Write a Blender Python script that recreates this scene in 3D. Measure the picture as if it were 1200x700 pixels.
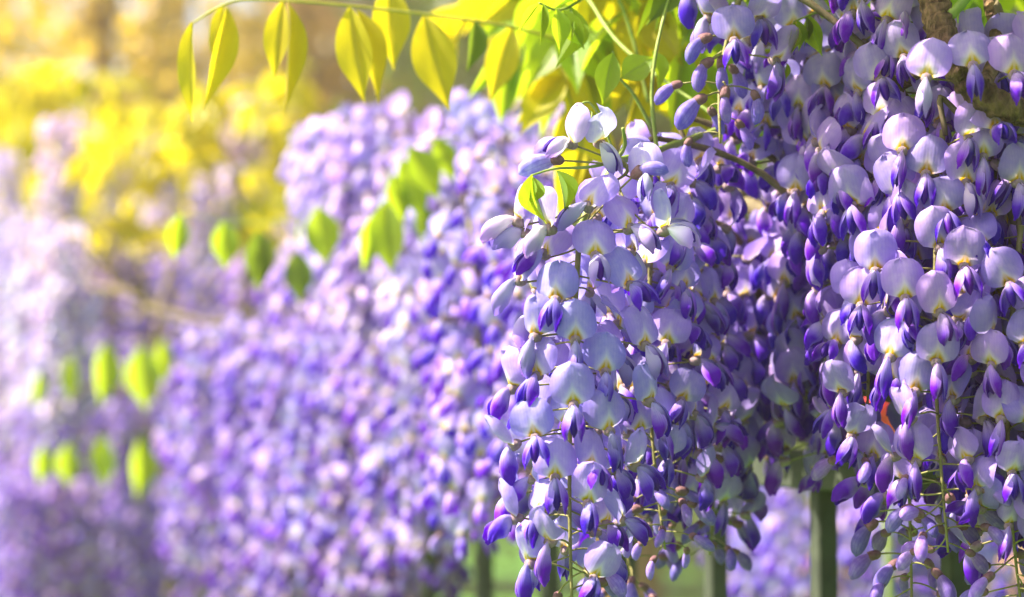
import bpy, math, random
import numpy as np
from mathutils import Vector, Matrix, Euler

for o in list(bpy.data.objects):
    bpy.data.objects.remove(o)
sc = bpy.context.scene
COL = sc.collection
R = math.radians

# ------------------------------------------------------------------ camera
CAM_Z = 1.2
LENS = 85.0
K = 36.0 / LENS / 1200.0                    # metres per photo pixel at 1 m
PITCH = math.atan((482 - 350) * K)
cam_d = bpy.data.cameras.new('camera')
cam_d.lens = LENS
cam_d.sensor_width = 36
cam_d.clip_start = 0.05
cam_d.clip_end = 500
cam_d.dof.use_dof = True
cam_d.dof.focus_distance = 1.285
cam_d.dof.aperture_fstop = 5.4
cam_d.dof.aperture_blades = 0
cam = bpy.data.objects.new('camera', cam_d)
cam.location = (0, 0, CAM_Z)
cam.rotation_euler = (math.pi / 2 + PITCH, 0, 0)
COL.objects.link(cam)
sc.camera = cam
CP, SP = math.cos(PITCH), math.sin(PITCH)


def P(px, py, D):
    """photo pixel + depth along the lens axis -> world point"""
    x, y, z = (px - 600) * K * D, D, (350 - py) * K * D
    return Vector((x, y * CP - z * SP, y * SP + z * CP + CAM_Z))


# ------------------------------------------------------------------ light
SUN_AZ, SUN_EL = R(-92), R(49)               # azimuth from +Y, towards -X
to_sun = Vector((math.sin(SUN_AZ) * math.cos(SUN_EL), math.cos(SUN_AZ) * math.cos(SUN_EL), math.sin(SUN_EL)))
w = bpy.data.worlds.new('World')
sc.world = w
w.use_nodes = True
nt = w.node_tree
sky = nt.nodes.new('ShaderNodeTexSky')
sky.sky_type = 'NISHITA'
sky.sun_disc = False
sky.sun_elevation = SUN_EL
sky.sun_rotation = SUN_AZ
sky.air_density = 0.8
sky.dust_density = 4.0
sky.ozone_density = 0.6
nt.nodes['Background'].inputs[1].default_value = 0.080
nt.links.new(sky.outputs[0], nt.nodes['Background'].inputs[0])
sun_d = bpy.data.lights.new('sun', 'SUN')
sun_d.energy = 5.0
sun_d.angle = R(0.53)
sun_d.color = (1.0, 0.89, 0.70)
sun = bpy.data.objects.new('sun', sun_d)
sun.rotation_euler = to_sun.to_track_quat('Z', 'Y').to_euler()
sun.location = (-4, 5, 6)
COL.objects.link(sun)
sc.view_settings.view_transform = 'Standard'
sc.view_settings.look = 'None'
sc.view_settings.exposure = 2.05
sc.view_settings.gamma = 1.0
sc.view_settings.use_curve_mapping = False
sc.render.engine = 'CYCLES'
sc.cycles.use_denoising = True
sc.cycles.max_bounces = 8
sc.cycles.transparent_max_bounces = 8
sc.cycles.volume_bounces = 0
sc.cycles.sample_clamp_indirect = 6.0

rnd = random.Random(11)
U = rnd.uniform

# ------------------------------------------------------------------ materials
def newmat(name):
    m = bpy.data.materials.new(name)
    m.use_nodes = True
    m.node_tree.nodes.clear()
    return m, m.node_tree.nodes, m.node_tree.links


def N(nodes, t, **kw):
    n = nodes.new(t)
    for k, v in kw.items():
        setattr(n, k, v)
    return n


def math_n(nodes, links, op, a, b=None, clamp=False):
    n = nodes.new('ShaderNodeMath')
    n.operation = op
    n.use_clamp = clamp
    for i, v in enumerate((a, b)):
        if v is None:
            continue
        if isinstance(v, (int, float)):
            n.inputs[i].default_value = v
        else:
            links.new(v, n.inputs[i])
    return n.outputs[0]


def smooth(nodes, links, val, a, b, lo=0.0, hi=1.0):
    n = nodes.new('ShaderNodeMapRange')
    n.interpolation_type = 'SMOOTHSTEP'
    n.inputs[1].default_value = a
    n.inputs[2].default_value = b
    n.inputs[3].default_value = lo
    n.inputs[4].default_value = hi
    links.new(val, n.inputs[0])
    return n.outputs[0]


def mixc(nodes, links, fac, a, b, mode='MIX'):
    n = nodes.new('ShaderNodeMix')
    n.data_type = 'RGBA'
    n.blend_type = mode
    for sock, v in ((n.inputs[0], fac), (n.inputs[6], a), (n.inputs[7], b)):
        if isinstance(v, (int, float)):
            sock.default_value = v
        elif isinstance(v, tuple):
            sock.default_value = (*v, 1)
        else:
            links.new(v, sock)
    return n.outputs[2]


def finish(nodes, links, col, rough, trans, tcol=None, bump=None, spec=0.3, sat=1.0):
    p = N(nodes, 'ShaderNodeBsdfPrincipled')
    links.new(col, p.inputs['Base Color'])
    p.inputs['Roughness'].default_value = rough
    p.inputs['Specular IOR Level'].default_value = spec
    if bump is not None:
        links.new(bump, p.inputs['Normal'])
    out = N(nodes, 'ShaderNodeOutputMaterial')
    if trans > 0:
        t = N(nodes, 'ShaderNodeBsdfTranslucent')
        links.new(tcol if tcol is not None else col, t.inputs[0])
        if bump is not None:
            links.new(bump, t.inputs['Normal'])
        mx = N(nodes, 'ShaderNodeMixShader')
        mx.inputs[0].default_value = trans
        links.new(p.outputs[0], mx.inputs[1])
        links.new(t.outputs[0], mx.inputs[2])
        links.new(mx.outputs[0], out.inputs[0])
    else:
        links.new(p.outputs[0], out.inputs[0])


def petal_mat(name, kind):
    m, n, l = newmat(name)
    uv = N(n, 'ShaderNodeUVMap')
    sep = N(n, 'ShaderNodeSeparateXYZ')
    l.new(uv.outputs[0], sep.inputs[0])
    u, v = sep.outputs[0], sep.outputs[1]
    info = N(n, 'ShaderNodeObjectInfo')
    ac = math_n(n, l, 'ABSOLUTE', math_n(n, l, 'SUBTRACT', u, 0.5))
    geo = N(n, 'ShaderNodeTexCoord')
    noise = N(n, 'ShaderNodeTexNoise')
    noise.inputs['Scale'].default_value = 260
    noise.inputs['Detail'].default_value = 3
    l.new(geo.outputs['Object'], noise.inputs['Vector'])
    # veins fan out from the base: stripes across u
    fan = N(n, 'ShaderNodeTexWave')
    fan.wave_type = 'BANDS'
    fan.bands_direction = 'X'
    fan.inputs['Scale'].default_value = 4.2
    fan.inputs['Distortion'].default_value = 1.6
    fan.inputs['Detail'].default_value = 2
    l.new(uv.outputs[0], fan.inputs['Vector'])
    if kind == 'banner':
        edge = smooth(n, l, ac, 0.18, 0.52)
        body = mixc(n, l, edge, (0.57, 0.485, 0.82), (0.43, 0.34, 0.765))
        body = mixc(n, l, smooth(n, l, noise.outputs[0], 0.35, 0.7, 0, 0.4), body, (0.40, 0.325, 0.78))
        body = mixc(n, l, smooth(n, l, fan.outputs[1], 0.72, 1.0, 0, 0.12), body, (0.33, 0.22, 0.66))
        d = math_n(n, l, 'ADD', math_n(n, l, 'MULTIPLY', ac, 1.55), math_n(n, l, 'MULTIPLY', v, 0.95))
        halo = smooth(n, l, d, 0.24, 0.62, 1, 0)
        col = mixc(n, l, math_n(n, l, 'MULTIPLY', halo, 0.85), body, (0.86, 0.83, 0.80))
        yel = math_n(n, l, 'MULTIPLY', smooth(n, l, d, 0.20, 0.40, 1, 0), smooth(n, l, ac, 0.015, 0.05, 0.55, 1))
        col = mixc(n, l, yel, col, (0.72, 0.52, 0.10))
    elif kind == 'wing':
        a = smooth(n, l, v, 0.08, 0.66)
        col = mixc(n, l, a, (0.74, 0.64, 0.86), (0.27, 0.155, 0.70))
        col = mixc(n, l, smooth(n, l, v, 0.45, 0.85), col, (0.125, 0.04, 0.52))
        col = mixc(n, l, smooth(n, l, noise.outputs[0], 0.4, 0.75, 0, 0.45), col, (0.34, 0.23, 0.76))
        col = mixc(n, l, smooth(n, l, ac, 0.34, 0.5, 0, 0.65), col, (0.47, 0.36, 0.82))
        col = mixc(n, l, smooth(n, l, fan.outputs[1], 0.75, 1.0, 0, 0.25), col, (0.10, 0.05, 0.42))
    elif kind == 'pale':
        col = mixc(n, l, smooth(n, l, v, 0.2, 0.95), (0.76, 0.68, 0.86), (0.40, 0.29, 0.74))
    elif kind == 'keel':
        a = smooth(n, l, v, 0.1, 0.7)
        col = mixc(n, l, a, (0.60, 0.55, 0.80), (0.085, 0.035, 0.33))
    else:  # bud
        a = smooth(n, l, v, 0.0, 0.9)
        col = mixc(n, l, a, (0.44, 0.33, 0.64), (0.36, 0.28, 0.74))
        col = mixc(n, l, smooth(n, l, noise.outputs[0], 0.35, 0.75, 0, 0.7), col, (0.62, 0.54, 0.84))
        col = mixc(n, l, smooth(n, l, fan.outputs[1], 0.7, 1.0, 0, 0.3), col, (0.22, 0.15, 0.5))
    hsv = N(n, 'ShaderNodeHueSaturation')
    l.new(col, hsv.inputs['Color'])
    l.new(math_n(n, l, 'ADD', math_n(n, l, 'MULTIPLY', info.outputs['Random'], 0.035), 0.482), hsv.inputs['Hue'])
    l.new(math_n(n, l, 'ADD', math_n(n, l, 'MULTIPLY', info.outputs['Random'], 0.22), 0.86), hsv.inputs['Value'])
    hsv.inputs['Saturation'].default_value = 1.22
    col = mixc(n, l, 1.0, hsv.outputs[0], info.outputs['Color'], 'MULTIPLY')
    bmp = N(n, 'ShaderNodeBump')
    bmp.inputs['Strength'].default_value = 0.35
    bmp.inputs['Distance'].default_value = 0.0006
    l.new(math_n(n, l, 'ADD', noise.outputs[0], math_n(n, l, 'MULTIPLY', fan.outputs[1], 0.12)), bmp.inputs['Height'])
    finish(n, l, col, 0.5, 0.42 if kind == 'banner' else 0.36, bump=bmp.outputs[0], spec=0.25)
    return m


def leaf_mat(name, base, tip, trans, tr=0.5):
    m, n, l = newmat(name)
    uv = N(n, 'ShaderNodeUVMap')
    sep = N(n, 'ShaderNodeSeparateXYZ')
    l.new(uv.outputs[0], sep.inputs[0])
    u, v = sep.outputs[0], sep.outputs[1]
    info = N(n, 'ShaderNodeObjectInfo')
    ac = math_n(n, l, 'ABSOLUTE', math_n(n, l, 'SUBTRACT', u, 0.5))
    ph = math_n(n, l, 'SUBTRACT', math_n(n, l, 'MULTIPLY', v, 60.0), math_n(n, l, 'MULTIPLY', ac, 70.0))
    vein = smooth(n, l, math_n(n, l, 'SINE', ph), 0.8, 1.0)
    mid = smooth(n, l, ac, 0.012, 0.04, 1, 0)
    allv = math_n(n, l, 'MAXIMUM', math_n(n, l, 'MULTIPLY', vein, 0.45), mid)
    geo = N(n, 'ShaderNodeTexCoord')
    noise = N(n, 'ShaderNodeTexNoise')
    noise.inputs['Scale'].default_value = 5
    noise.inputs['Detail'].default_value = 4
    l.new(geo.outputs['Object'], noise.inputs['Vector'])
    col = mixc(n, l, smooth(n, l, noise.outputs[0], 0.3, 0.7), base, tip)
    tc = mixc(n, l, smooth(n, l, noise.outputs[0], 0.3, 0.7), trans, tuple(min(1, c * 0.8) for c in trans))
    hsv = N(n, 'ShaderNodeHueSaturation')
    l.new(col, hsv.inputs['Color'])
    l.new(math_n(n, l, 'ADD', math_n(n, l, 'MULTIPLY', info.outputs['Random'], 0.03), 0.485), hsv.inputs['Hue'])
    l.new(math_n(n, l, 'ADD', math_n(n, l, 'MULTIPLY', info.outputs['Random'], 0.4), 0.8), hsv.inputs['Value'])
    col = mixc(n, l, math_n(n, l, 'MULTIPLY', allv, 0.5), hsv.outputs[0], tuple(min(1, c * 1.5 + 0.05) for c in tip))
    tc = mixc(n, l, math_n(n, l, 'MULTIPLY', allv, 0.8), tc, tuple(c * 0.45 for c in trans))
    bmp = N(n, 'ShaderNodeBump')
    bmp.inputs['Strength'].default_value = 0.4
    bmp.inputs['Distance'].default_value = 0.001
    l.new(math_n(n, l, 'ADD', allv, noise.outputs[0]), bmp.inputs['Height'])
    finish(n, l, col, 0.42, tr, tc, bmp.outputs[0], 0.4)
    return m


def rough_mat(name, c1, c2, scale=30.0, rough=0.8, bump=0.5, dist=0.002, spec=0.3, stretch=(1, 1, 1)):
    m, n, l = newmat(name)
    tc = N(n, 'ShaderNodeTexCoord')
    mp = N(n, 'ShaderNodeMapping')
    mp.inputs['Scale'].default_value = stretch
    l.new(tc.outputs['Object'], mp.inputs[0])
    noise = N(n, 'ShaderNodeTexNoise')
    noise.inputs['Scale'].default_value = scale
    noise.inputs['Detail'].default_value = 6
    l.new(mp.outputs[0], noise.inputs['Vector'])
    col = mixc(n, l, smooth(n, l, noise.outputs[0], 0.3, 0.7), c1, c2)
    bmp = N(n, 'ShaderNodeBump')
    bmp.inputs['Strength'].default_value = bump
    bmp.inputs['Distance'].default_value = dist
    l.new(noise.outputs[0], bmp.inputs['Height'])
    finish(n, l, col, rough, 0, bump=bmp.outputs[0], spec=spec)
    return m


M_BAN = petal_mat('banner_petal', 'banner')
M_WING = petal_mat('wing_petal', 'wing')
M_WING_LIT = petal_mat('lit_wing_petal', 'pale')  # bright light is put into this wing colour
M_KEEL = petal_mat('keel_petal', 'keel')
M_BUD = petal_mat('bud_petal', 'bud')
M_CALYX = rough_mat('calyx', (0.20, 0.13, 0.16), (0.30, 0.22, 0.24), 300, 0.7)
M_BCALYX = rough_mat('bud_calyx', (0.13, 0.055, 0.075), (0.20, 0.11, 0.12), 300, 0.7)
M_RACHIS = rough_mat('flower_stalk', (0.17, 0.17, 0.05), (0.24, 0.21, 0.085), 200, 0.6)
M_SHOOT = rough_mat('green_shoot', (0.16, 0.24, 0.04), (0.24, 0.30, 0.07), 120, 0.5)
M_SHOOT_Y = rough_mat('yellow_shoot', (0.32, 0.32, 0.04), (0.42, 0.40, 0.06), 120, 0.5)
M_BARK = rough_mat('bark', (0.05, 0.026, 0.014), (0.30, 0.18, 0.10), 170, 0.85, 1.0, 0.02, stretch=(1, 1, 0.5))
M_TWIG = rough_mat('twig', (0.075, 0.055, 0.035), (0.15, 0.12, 0.07), 120, 0.8)
M_FENCE = rough_mat('painted_iron', (0.034, 0.042, 0.034), (0.052, 0.062, 0.048), 60, 0.75, 0.3, 0.001, 0.15)
M_LEAF_Y = leaf_mat('sunlit_leaf', (0.35, 0.32, 0.02), (0.42, 0.36, 0.02), (0.74, 0.62, 0.010), 0.57)  # yellow of sun-struck foliage is put into the leaf colour
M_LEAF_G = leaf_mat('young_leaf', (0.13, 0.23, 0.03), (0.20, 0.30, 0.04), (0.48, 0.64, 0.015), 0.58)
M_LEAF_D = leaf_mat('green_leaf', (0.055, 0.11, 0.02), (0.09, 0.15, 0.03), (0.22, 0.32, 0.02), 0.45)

# ------------------------------------------------------------------ mesh helpers
def mesh(name, V, F, mats, uv=None, mi=None, smooth_=True):
    me = bpy.data.meshes.new(name)
    me.from_pydata([tuple(v) for v in V], [], F)
    for m in mats:
        me.materials.append(m)
    if uv is not None:
        lay = me.uv_layers.new(name='UVMap')
        li = np.empty(len(me.loops), dtype=np.int32)
        me.loops.foreach_get('vertex_index', li)
        lay.data.foreach_set('uv', np.asarray(uv, dtype=np.float32)[li].ravel())
    if mi is not None:
        me.polygons.foreach_set('material_index', mi)
    if smooth_:
        me.polygons.foreach_set('use_smooth', [True] * len(me.polygons))
    me.update()
    return me


class MB:
    def __init__(s):
        s.V, s.F, s.UV, s.MI = [], [], [], []

    def add(s, V, F, uv=None, mi=0):
        b = len(s.V)
        s.V += [tuple(v) for v in V]
        s.F += [tuple(i + b for i in f) for f in F]
        s.UV += list(uv) if uv is not None else [(0, 0)] * len(V)
        s.MI += [mi] * len(F)

    def tube(s, pts, rad, n=6, mi=0, cap=True, jit=0.0):
        V, F = tube_vf(pts, rad, n, cap, jit)
        s.add(V, F, None, mi)

    def box(s, c, hx, hy, hz, rot=None, mi=0):
        V = []
        for x in (-hx, hx):
            for y in (-hy, hy):
                for z in (-hz, hz):
                    p = Vector((x, y, z))
                    if rot is not None:
                        p = rot @ p
                    V.append(p + Vector(c))
        s.add(V, [(0, 1, 3, 2), (4, 6, 7, 5), (0, 4, 5, 1), (2, 3, 7, 6), (0, 2, 6, 4), (1, 5, 7, 3)], None, mi)

    def mesh(s, name, mats, smooth_=True):
        return mesh(name, s.V, s.F, mats, s.UV, s.MI, smooth_)


def tube_vf(pts, rad, n=6, cap=True, jit=0.0):
    pts = [Vector(p) for p in pts]
    V, F = [], []
    m = len(pts)
    ref = None
    for i, p in enumerate(pts):
        t = (pts[min(i + 1, m - 1)] - pts[max(i - 1, 0)])
        t = t.normalized() if t.length > 1e-9 else Vector((0, 0, 1))
        if ref is None:
            ref = t.orthogonal().normalized()
        ref = (ref - t * ref.dot(t)).normalized()
        b = t.cross(ref)
        r = rad[i] if isinstance(rad, (list, tuple)) else rad
        for k in range(n):
            a = 2 * math.pi * k / n
            rr = r * (1 + (U(-jit, jit) if jit else 0))
            V.append(p + ref * (math.cos(a) * rr) + b * (math.sin(a) * rr))
    for i in range(m - 1):
        for k in range(n):
            F.append((i * n + k, i * n + (k + 1) % n, (i + 1) * n + (k + 1) % n, (i + 1) * n + k))
    if cap:
        F.append(tuple(range(n))[::-1])
        F.append(tuple((m - 1) * n + k for k in range(n)))
    return V, F


def grid_faces(nu, nv):
    return [(j * nu + i, j * nu + i + 1, (j + 1) * nu + i + 1, (j + 1) * nu + i) for j in range(nv - 1) for i in range(nu - 1)]


def link(name, me, parent=None, loc=None, rot=None):
    o = bpy.data.objects.new(name, me)
    COL.objects.link(o)
    if parent is not None:
        o.parent = parent
    if loc is not None:
        o.location = loc
    if rot is not None:
        o.rotation_euler = rot
    return o


def tag(o, label, cat=None, group=None, kind=None):
    o['label'] = label
    if cat:
        o['category'] = cat
    if group:
        o['group'] = group
    if kind:
        o['kind'] = kind
    return o


def curve(pts, n=10):
    """Catmull-Rom through points"""
    p = [Vector(q) for q in pts]
    p = [p[0] * 2 - p[1]] + p + [p[-1] * 2 - p[-2]]
    out = []
    for i in range(1, len(p) - 2):
        for k in range(n):
            t = k / n
            out.append(0.5 * (2 * p[i] + (p[i + 1] - p[i - 1]) * t + (2 * p[i - 1] - 5 * p[i] + 4 * p[i + 1] - p[i + 2]) * t * t
                              + (3 * p[i] - p[i - 1] - 3 * p[i + 1] + p[i + 2]) * t ** 3))
    out.append(p[-2])
    return out


# ------------------------------------------------------------------ petals (metres, flower looks along +Y, up +Z)
def banner_vf(fold, reflex, wave, notch, seed, W=0.0225, L=0.0205, lean=0.25, nu=13, nv=11):
    r = random.Random(seed)
    ph = [r.uniform(0, 6.28) for _ in range(4)]
    V, UV = [], []
    sk = r.uniform(-0.08, 0.08)
    for j in range(nv):
        v = j / (nv - 1)
        # arc along the midrib
        z = y = 0.0
        st = 12
        for q in range(st):
            tv = v * (q + 0.5) / st
            th = lean * (tv / 0.25 if tv < 0.25 else 1) + reflex * max(0, tv - 0.45) ** 1.3
            z += math.cos(th) * L * v / st
            y -= math.sin(th) * L * v / st
        wv = W * 0.5 * max(0.0, 1 - abs(2 * (v ** 0.80) - 1) ** 2.3) ** 0.56
        wv = max(wv, W * 0.07 * (1 - v) ** 0.5)
        for i in range(nu):
            s = -1 + 2 * i / (nu - 1)
            a = abs(s)
            x = s * wv
            yy = y - fold * a ** 1.4 * wv * (0.6 + 0.5 * v) + 0.0009 * (1 - a) * math.sin(math.pi * v)
            yy += wave * (math.sin(2.6 * s + 4 * v + ph[0]) * 0.9 + math.sin(6 * s + ph[1]) * 0.6 * v) * (0.25 + v)
            yy -= 0.0007 * math.exp(-(s / 0.10) ** 2) * math.sin(math.pi * min(1, v * 1.1))
            edge = max(0.0, math.hypot(s * min(1, wv / (W * 0.5)), 2 * v - 1) - 0.72)
            yy += edge * 0.006 * math.sin(3 * math.atan2(2 * v - 1, s) + ph[2]) - edge * 0.004
            zz = z - notch * math.exp(-(s / 0.22) ** 2) * v ** 5 + sk * x * v
            zz -= 0.0022 * max(0, a - 0.5) ** 1.5 * (1 - v)
            V.append((x, yy, zz))
            UV.append((0.5 + s * 0.5 * min(1, wv / (W * 0.5) + 0.02), v))
    return V, grid_faces(nu, nv), UV


def wing_vf(side, L=0.019, wid=0.0052, bulge=0.0047, spread=0.0006, a0=-38, a1=-88, nu=8, nv=10, seed=0):
    r = random.Random(seed)
    V, UV = [], []
    y = z = 0.0
    tw = r.uniform(-0.15, 0.15)
    for j in range(nv):
        v = j / (nv - 1)
        ang = R(a0 + (a1 - a0) * v)
        if j:
            y += math.cos(ang) * L / (nv - 1)
            z += math.sin(ang) * L / (nv - 1)
        nx, ny, nz = 0, -math.sin(ang), math.cos(ang)          # in-plane "up" of the section
        prof = max(0.10, math.sin(math.pi * min(1, v ** 1.3)) ** 0.62 if 0 < v < 1 else 0.16)
        prof = max(prof, 0.16 + 0.5 * v if v < 0.6 else 0)
        if v == 1:
            prof = 0.42
        for i in range(nu):
            t = -1 + 2 * i / (nu - 1)
            x = side * (spread * v + bulge * prof * (1 - abs(t) ** 2.2) ** 0.8 * (0.92 if t > 0 else 1) + tw * 0.001 * v)
            off = t * wid * prof
            fl = 0.0012 * max(0, v - 0.55) * max(0, abs(t) - 0.4) * 6 * (1 if t < 0 else 0.6)
            V.append((x + side * fl, y + ny * off + 0.0004 * math.sin(9 * t + 3 * v), z + nz * off + 0.0012 * math.sin(5 * v + 2 * t + side)))
            UV.append((0.5 + 0.5 * t, v))
    F = grid_faces(nu, nv)
    if side < 0:
        F = [f[::-1] for f in F]
    return V, F, UV


def keel_vf(L=0.0175, wid=0.0036, a0=-36, a1=-80, nv=8):
    V, UV = [], []
    y = z = 0.0
    nu = 8
    for j in range(nv):
        v = j / (nv - 1)
        ang = R(a0 + (a1 - a0) * v)
        if j:
            y += math.cos(ang) * L / (nv - 1)
            z += math.sin(ang) * L / (nv - 1)
        ny, nz = -math.sin(ang), math.cos(ang)
        prof = 0.12 + math.sin(math.pi * v) ** 0.6 if 0 < v < 1 else 0.12
        for i in range(nu):
            a = 2 * math.pi * i / nu
            off = math.cos(a) * wid * prof
            V.append((math.sin(a) * wid * 0.62 * prof, y + ny * off, z + nz * off))
            UV.append((i / nu, v))
    F = [(j * nu + i, j * nu + (i + 1) % nu, (j + 1) * nu + (i + 1) % nu, (j + 1) * nu + i) for j in range(nv - 1) for i in range(nu)]
    return V, F, UV


def bud_vf(L=0.0195, wx=0.0034, wz=0.0044, a0=-5, a1=-62, nu=10, nv=11, seed=0):
    V, UV = [], []
    y = z = 0.0
    for j in range(nv):
        v = j / (nv - 1)
        ang = R(a0 + (a1 - a0) * v)
        if j:
            y += math.cos(ang) * L / (nv - 1)
            z += math.sin(ang) * L / (nv - 1)
        ny, nz = -math.sin(ang), math.cos(ang)
        prof = 0.26 + 0.78 * math.sin(math.pi * min(1, v * 0.97) ** 1.2) ** 0.9
        if j == nv - 1:
            prof = 0.10
        for i in range(nu):
            a = 2 * math.pi * i / nu
            off = math.cos(a) * wz * prof
            sx = math.sin(a) * wx * prof * (1 + 0.25 * math.cos(a))
            V.append((sx, y + ny * off, z + nz * off))
            UV.append((i / nu, v))
    F = [(j * nu + i, j * nu + (i + 1) % nu, (j + 1) * nu + (i + 1) % nu, (j + 1) * nu + i) for j in range(nv - 1) for i in range(nu)]
    F.append(tuple((nv - 1) * nu + i for i in range(nu)))
    return V, F, UV


BAN = [mesh('banner_petal', *banner_vf(f, rf, wv, nt_, i)[:2], [M_BAN], banner_vf(f, rf, wv, nt_, i)[2]) for i, (f, rf, wv, nt_) in enumerate(
    [(0.10, 0.5, 0.0006, 0.0012), (0.22, 0.9, 0.0009, 0.0018), (-0.08, 0.3, 0.0008, 0.0010), (0.35, 1.3, 0.0012, 0.0016),
     (0.02, 1.8, 0.0012, 0.0008), (0.55, 0.7, 0.0010, 0.0014), (0.16, 0.2, 0.0005, 0.0016), (0.28, 2.4, 0.0015, 0.0012)])]
WING_L, WING_R, KEEL = [], [], []
for i, (ln, bu, sp, a0, a1) in enumerate([(0.0190, 0.0042, 0.0006, -40, -96), (0.0180, 0.0046, 0.0022, -30, -84),
                                          (0.0205, 0.0038, 0.0003, -50, -104), (0.0175, 0.0044, 0.0042, -22, -66)]):
    for side, lst in ((-1, WING_L), (1, WING_R)):
        v_, f_, u_ = wing_vf(side, ln, 0.0052, bu, sp, a0, a1, seed=i * 2 + side)
        lst.append(mesh('wing_petal', v_, f_, [M_WING], u_))
    v_, f_, u_ = keel_vf(ln * 0.94, 0.0036, a0 + 2, a1 + 8)
    KEEL.append(mesh('keel_petal', v_, f_, [M_KEEL], u_))
BUDS = []
for i, (ln, wx, wz, a1) in enumerate([(0.0200, 0.0035, 0.0045, -52), (0.0180, 0.0031, 0.0038, -66), (0.0215, 0.0039, 0.0052, -40)]):
    v_, f_, u_ = bud_vf(ln, wx, wz, -5, a1)
    BUDS.append(mesh('folded_petals', v_, f_, [M_BUD], u_))

def repaint(lst, mat):
    out = []
    for src in lst:
        q = src.copy()
        q.materials[0] = mat
        out.append(q)
    return out


LIT_L, LIT_R = repaint(WING_L, M_WING_LIT), repaint(WING_R, M_WING_LIT)
# whole flowers as one mesh for the racemes farther along the fence
FAR = []
for i in range(7):
    mb = MB()
    bi = [(0.10, 0.5, .0006, .0012), (0.25, 1.2, .001, .0016), (-0.05, .3, .0008, .001), (0.45, 1.0, .001, .0014), (.2, 2.2, .0014, .001), (.15, .7, .001, .001), (.3, .4, .001, .002)][i]
    v_, f_, u_ = banner_vf(*bi, 40 + i, nu=9, nv=7)
    rot = Matrix.Rotation(R([0, -8, 10, -25, 15, 5, -40][i]), 3, 'X')
    mb.add([rot @ Vector(q) + Vector((0, 0.003, 0.0006)) for q in v_], f_, u_, 0)
    for s in (-1, 1):
        v_, f_, u_ = wing_vf(s, 0.0188, 0.0052, 0.0048, 0.0006 + 0.0005 * (i % 3), -40 + 4 * i, -90 + 3 * i, nu=6, nv=7, seed=i)
        mb.add([Vector(q) + Vector((0, 0.003, 0)) for q in v_], f_, u_, 1)
    mb.tube([(0, 0.004, 0.0003), (0, 0.001, 0), (0, -0.0015, 0), (0, -0.010, -0.001), (0, -0.021, -0.006)], [0.0026, 0.0028, 0.0013, 0.0005, 0.0005], 6, 2)
    FAR.append(mb.mesh('flower', [M_BAN, M_WING, M_CALYX]))
# blooms with strong light painted into pale wings, for the whitish clumps
FAR_GLOW = []
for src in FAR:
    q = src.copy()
    q.materials[1] = M_WING_LIT
    FAR_GLOW.append(q)
FARBUD = []
for i in range(2):
    mb = MB()
    v_, f_, u_ = bud_vf(0.019, 0.0035, 0.0044, -5, -50 - 15 * i, nu=7, nv=7)
    mb.add(v_, f_, u_, 0)
    mb.tube([(0, 0.0035, 0), (0, 0, 0), (0, -0.0015, 0), (0, -0.009, -0.001), (0, -0.017, -0.004)], [0.0026, 0.0026, 0.0012, 0.0005, 0.0005], 6, 1)
    FARBUD.append(mb.mesh('bud', [M_BUD, M_BCALYX]))

CAMLOC = Vector((0, 0, CAM_Z))
Z = Vector((0, 0, 1))


def basis(fwd, roll):
    f = fwd.normalized()
    x = f.cross(Z).normalized()
    z = x.cross(f)
    m = Matrix((x, f, z)).transposed()
    return m @ Matrix.Rotation(roll, 3, 'Y')


FWD_PED = 0.0028


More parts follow.
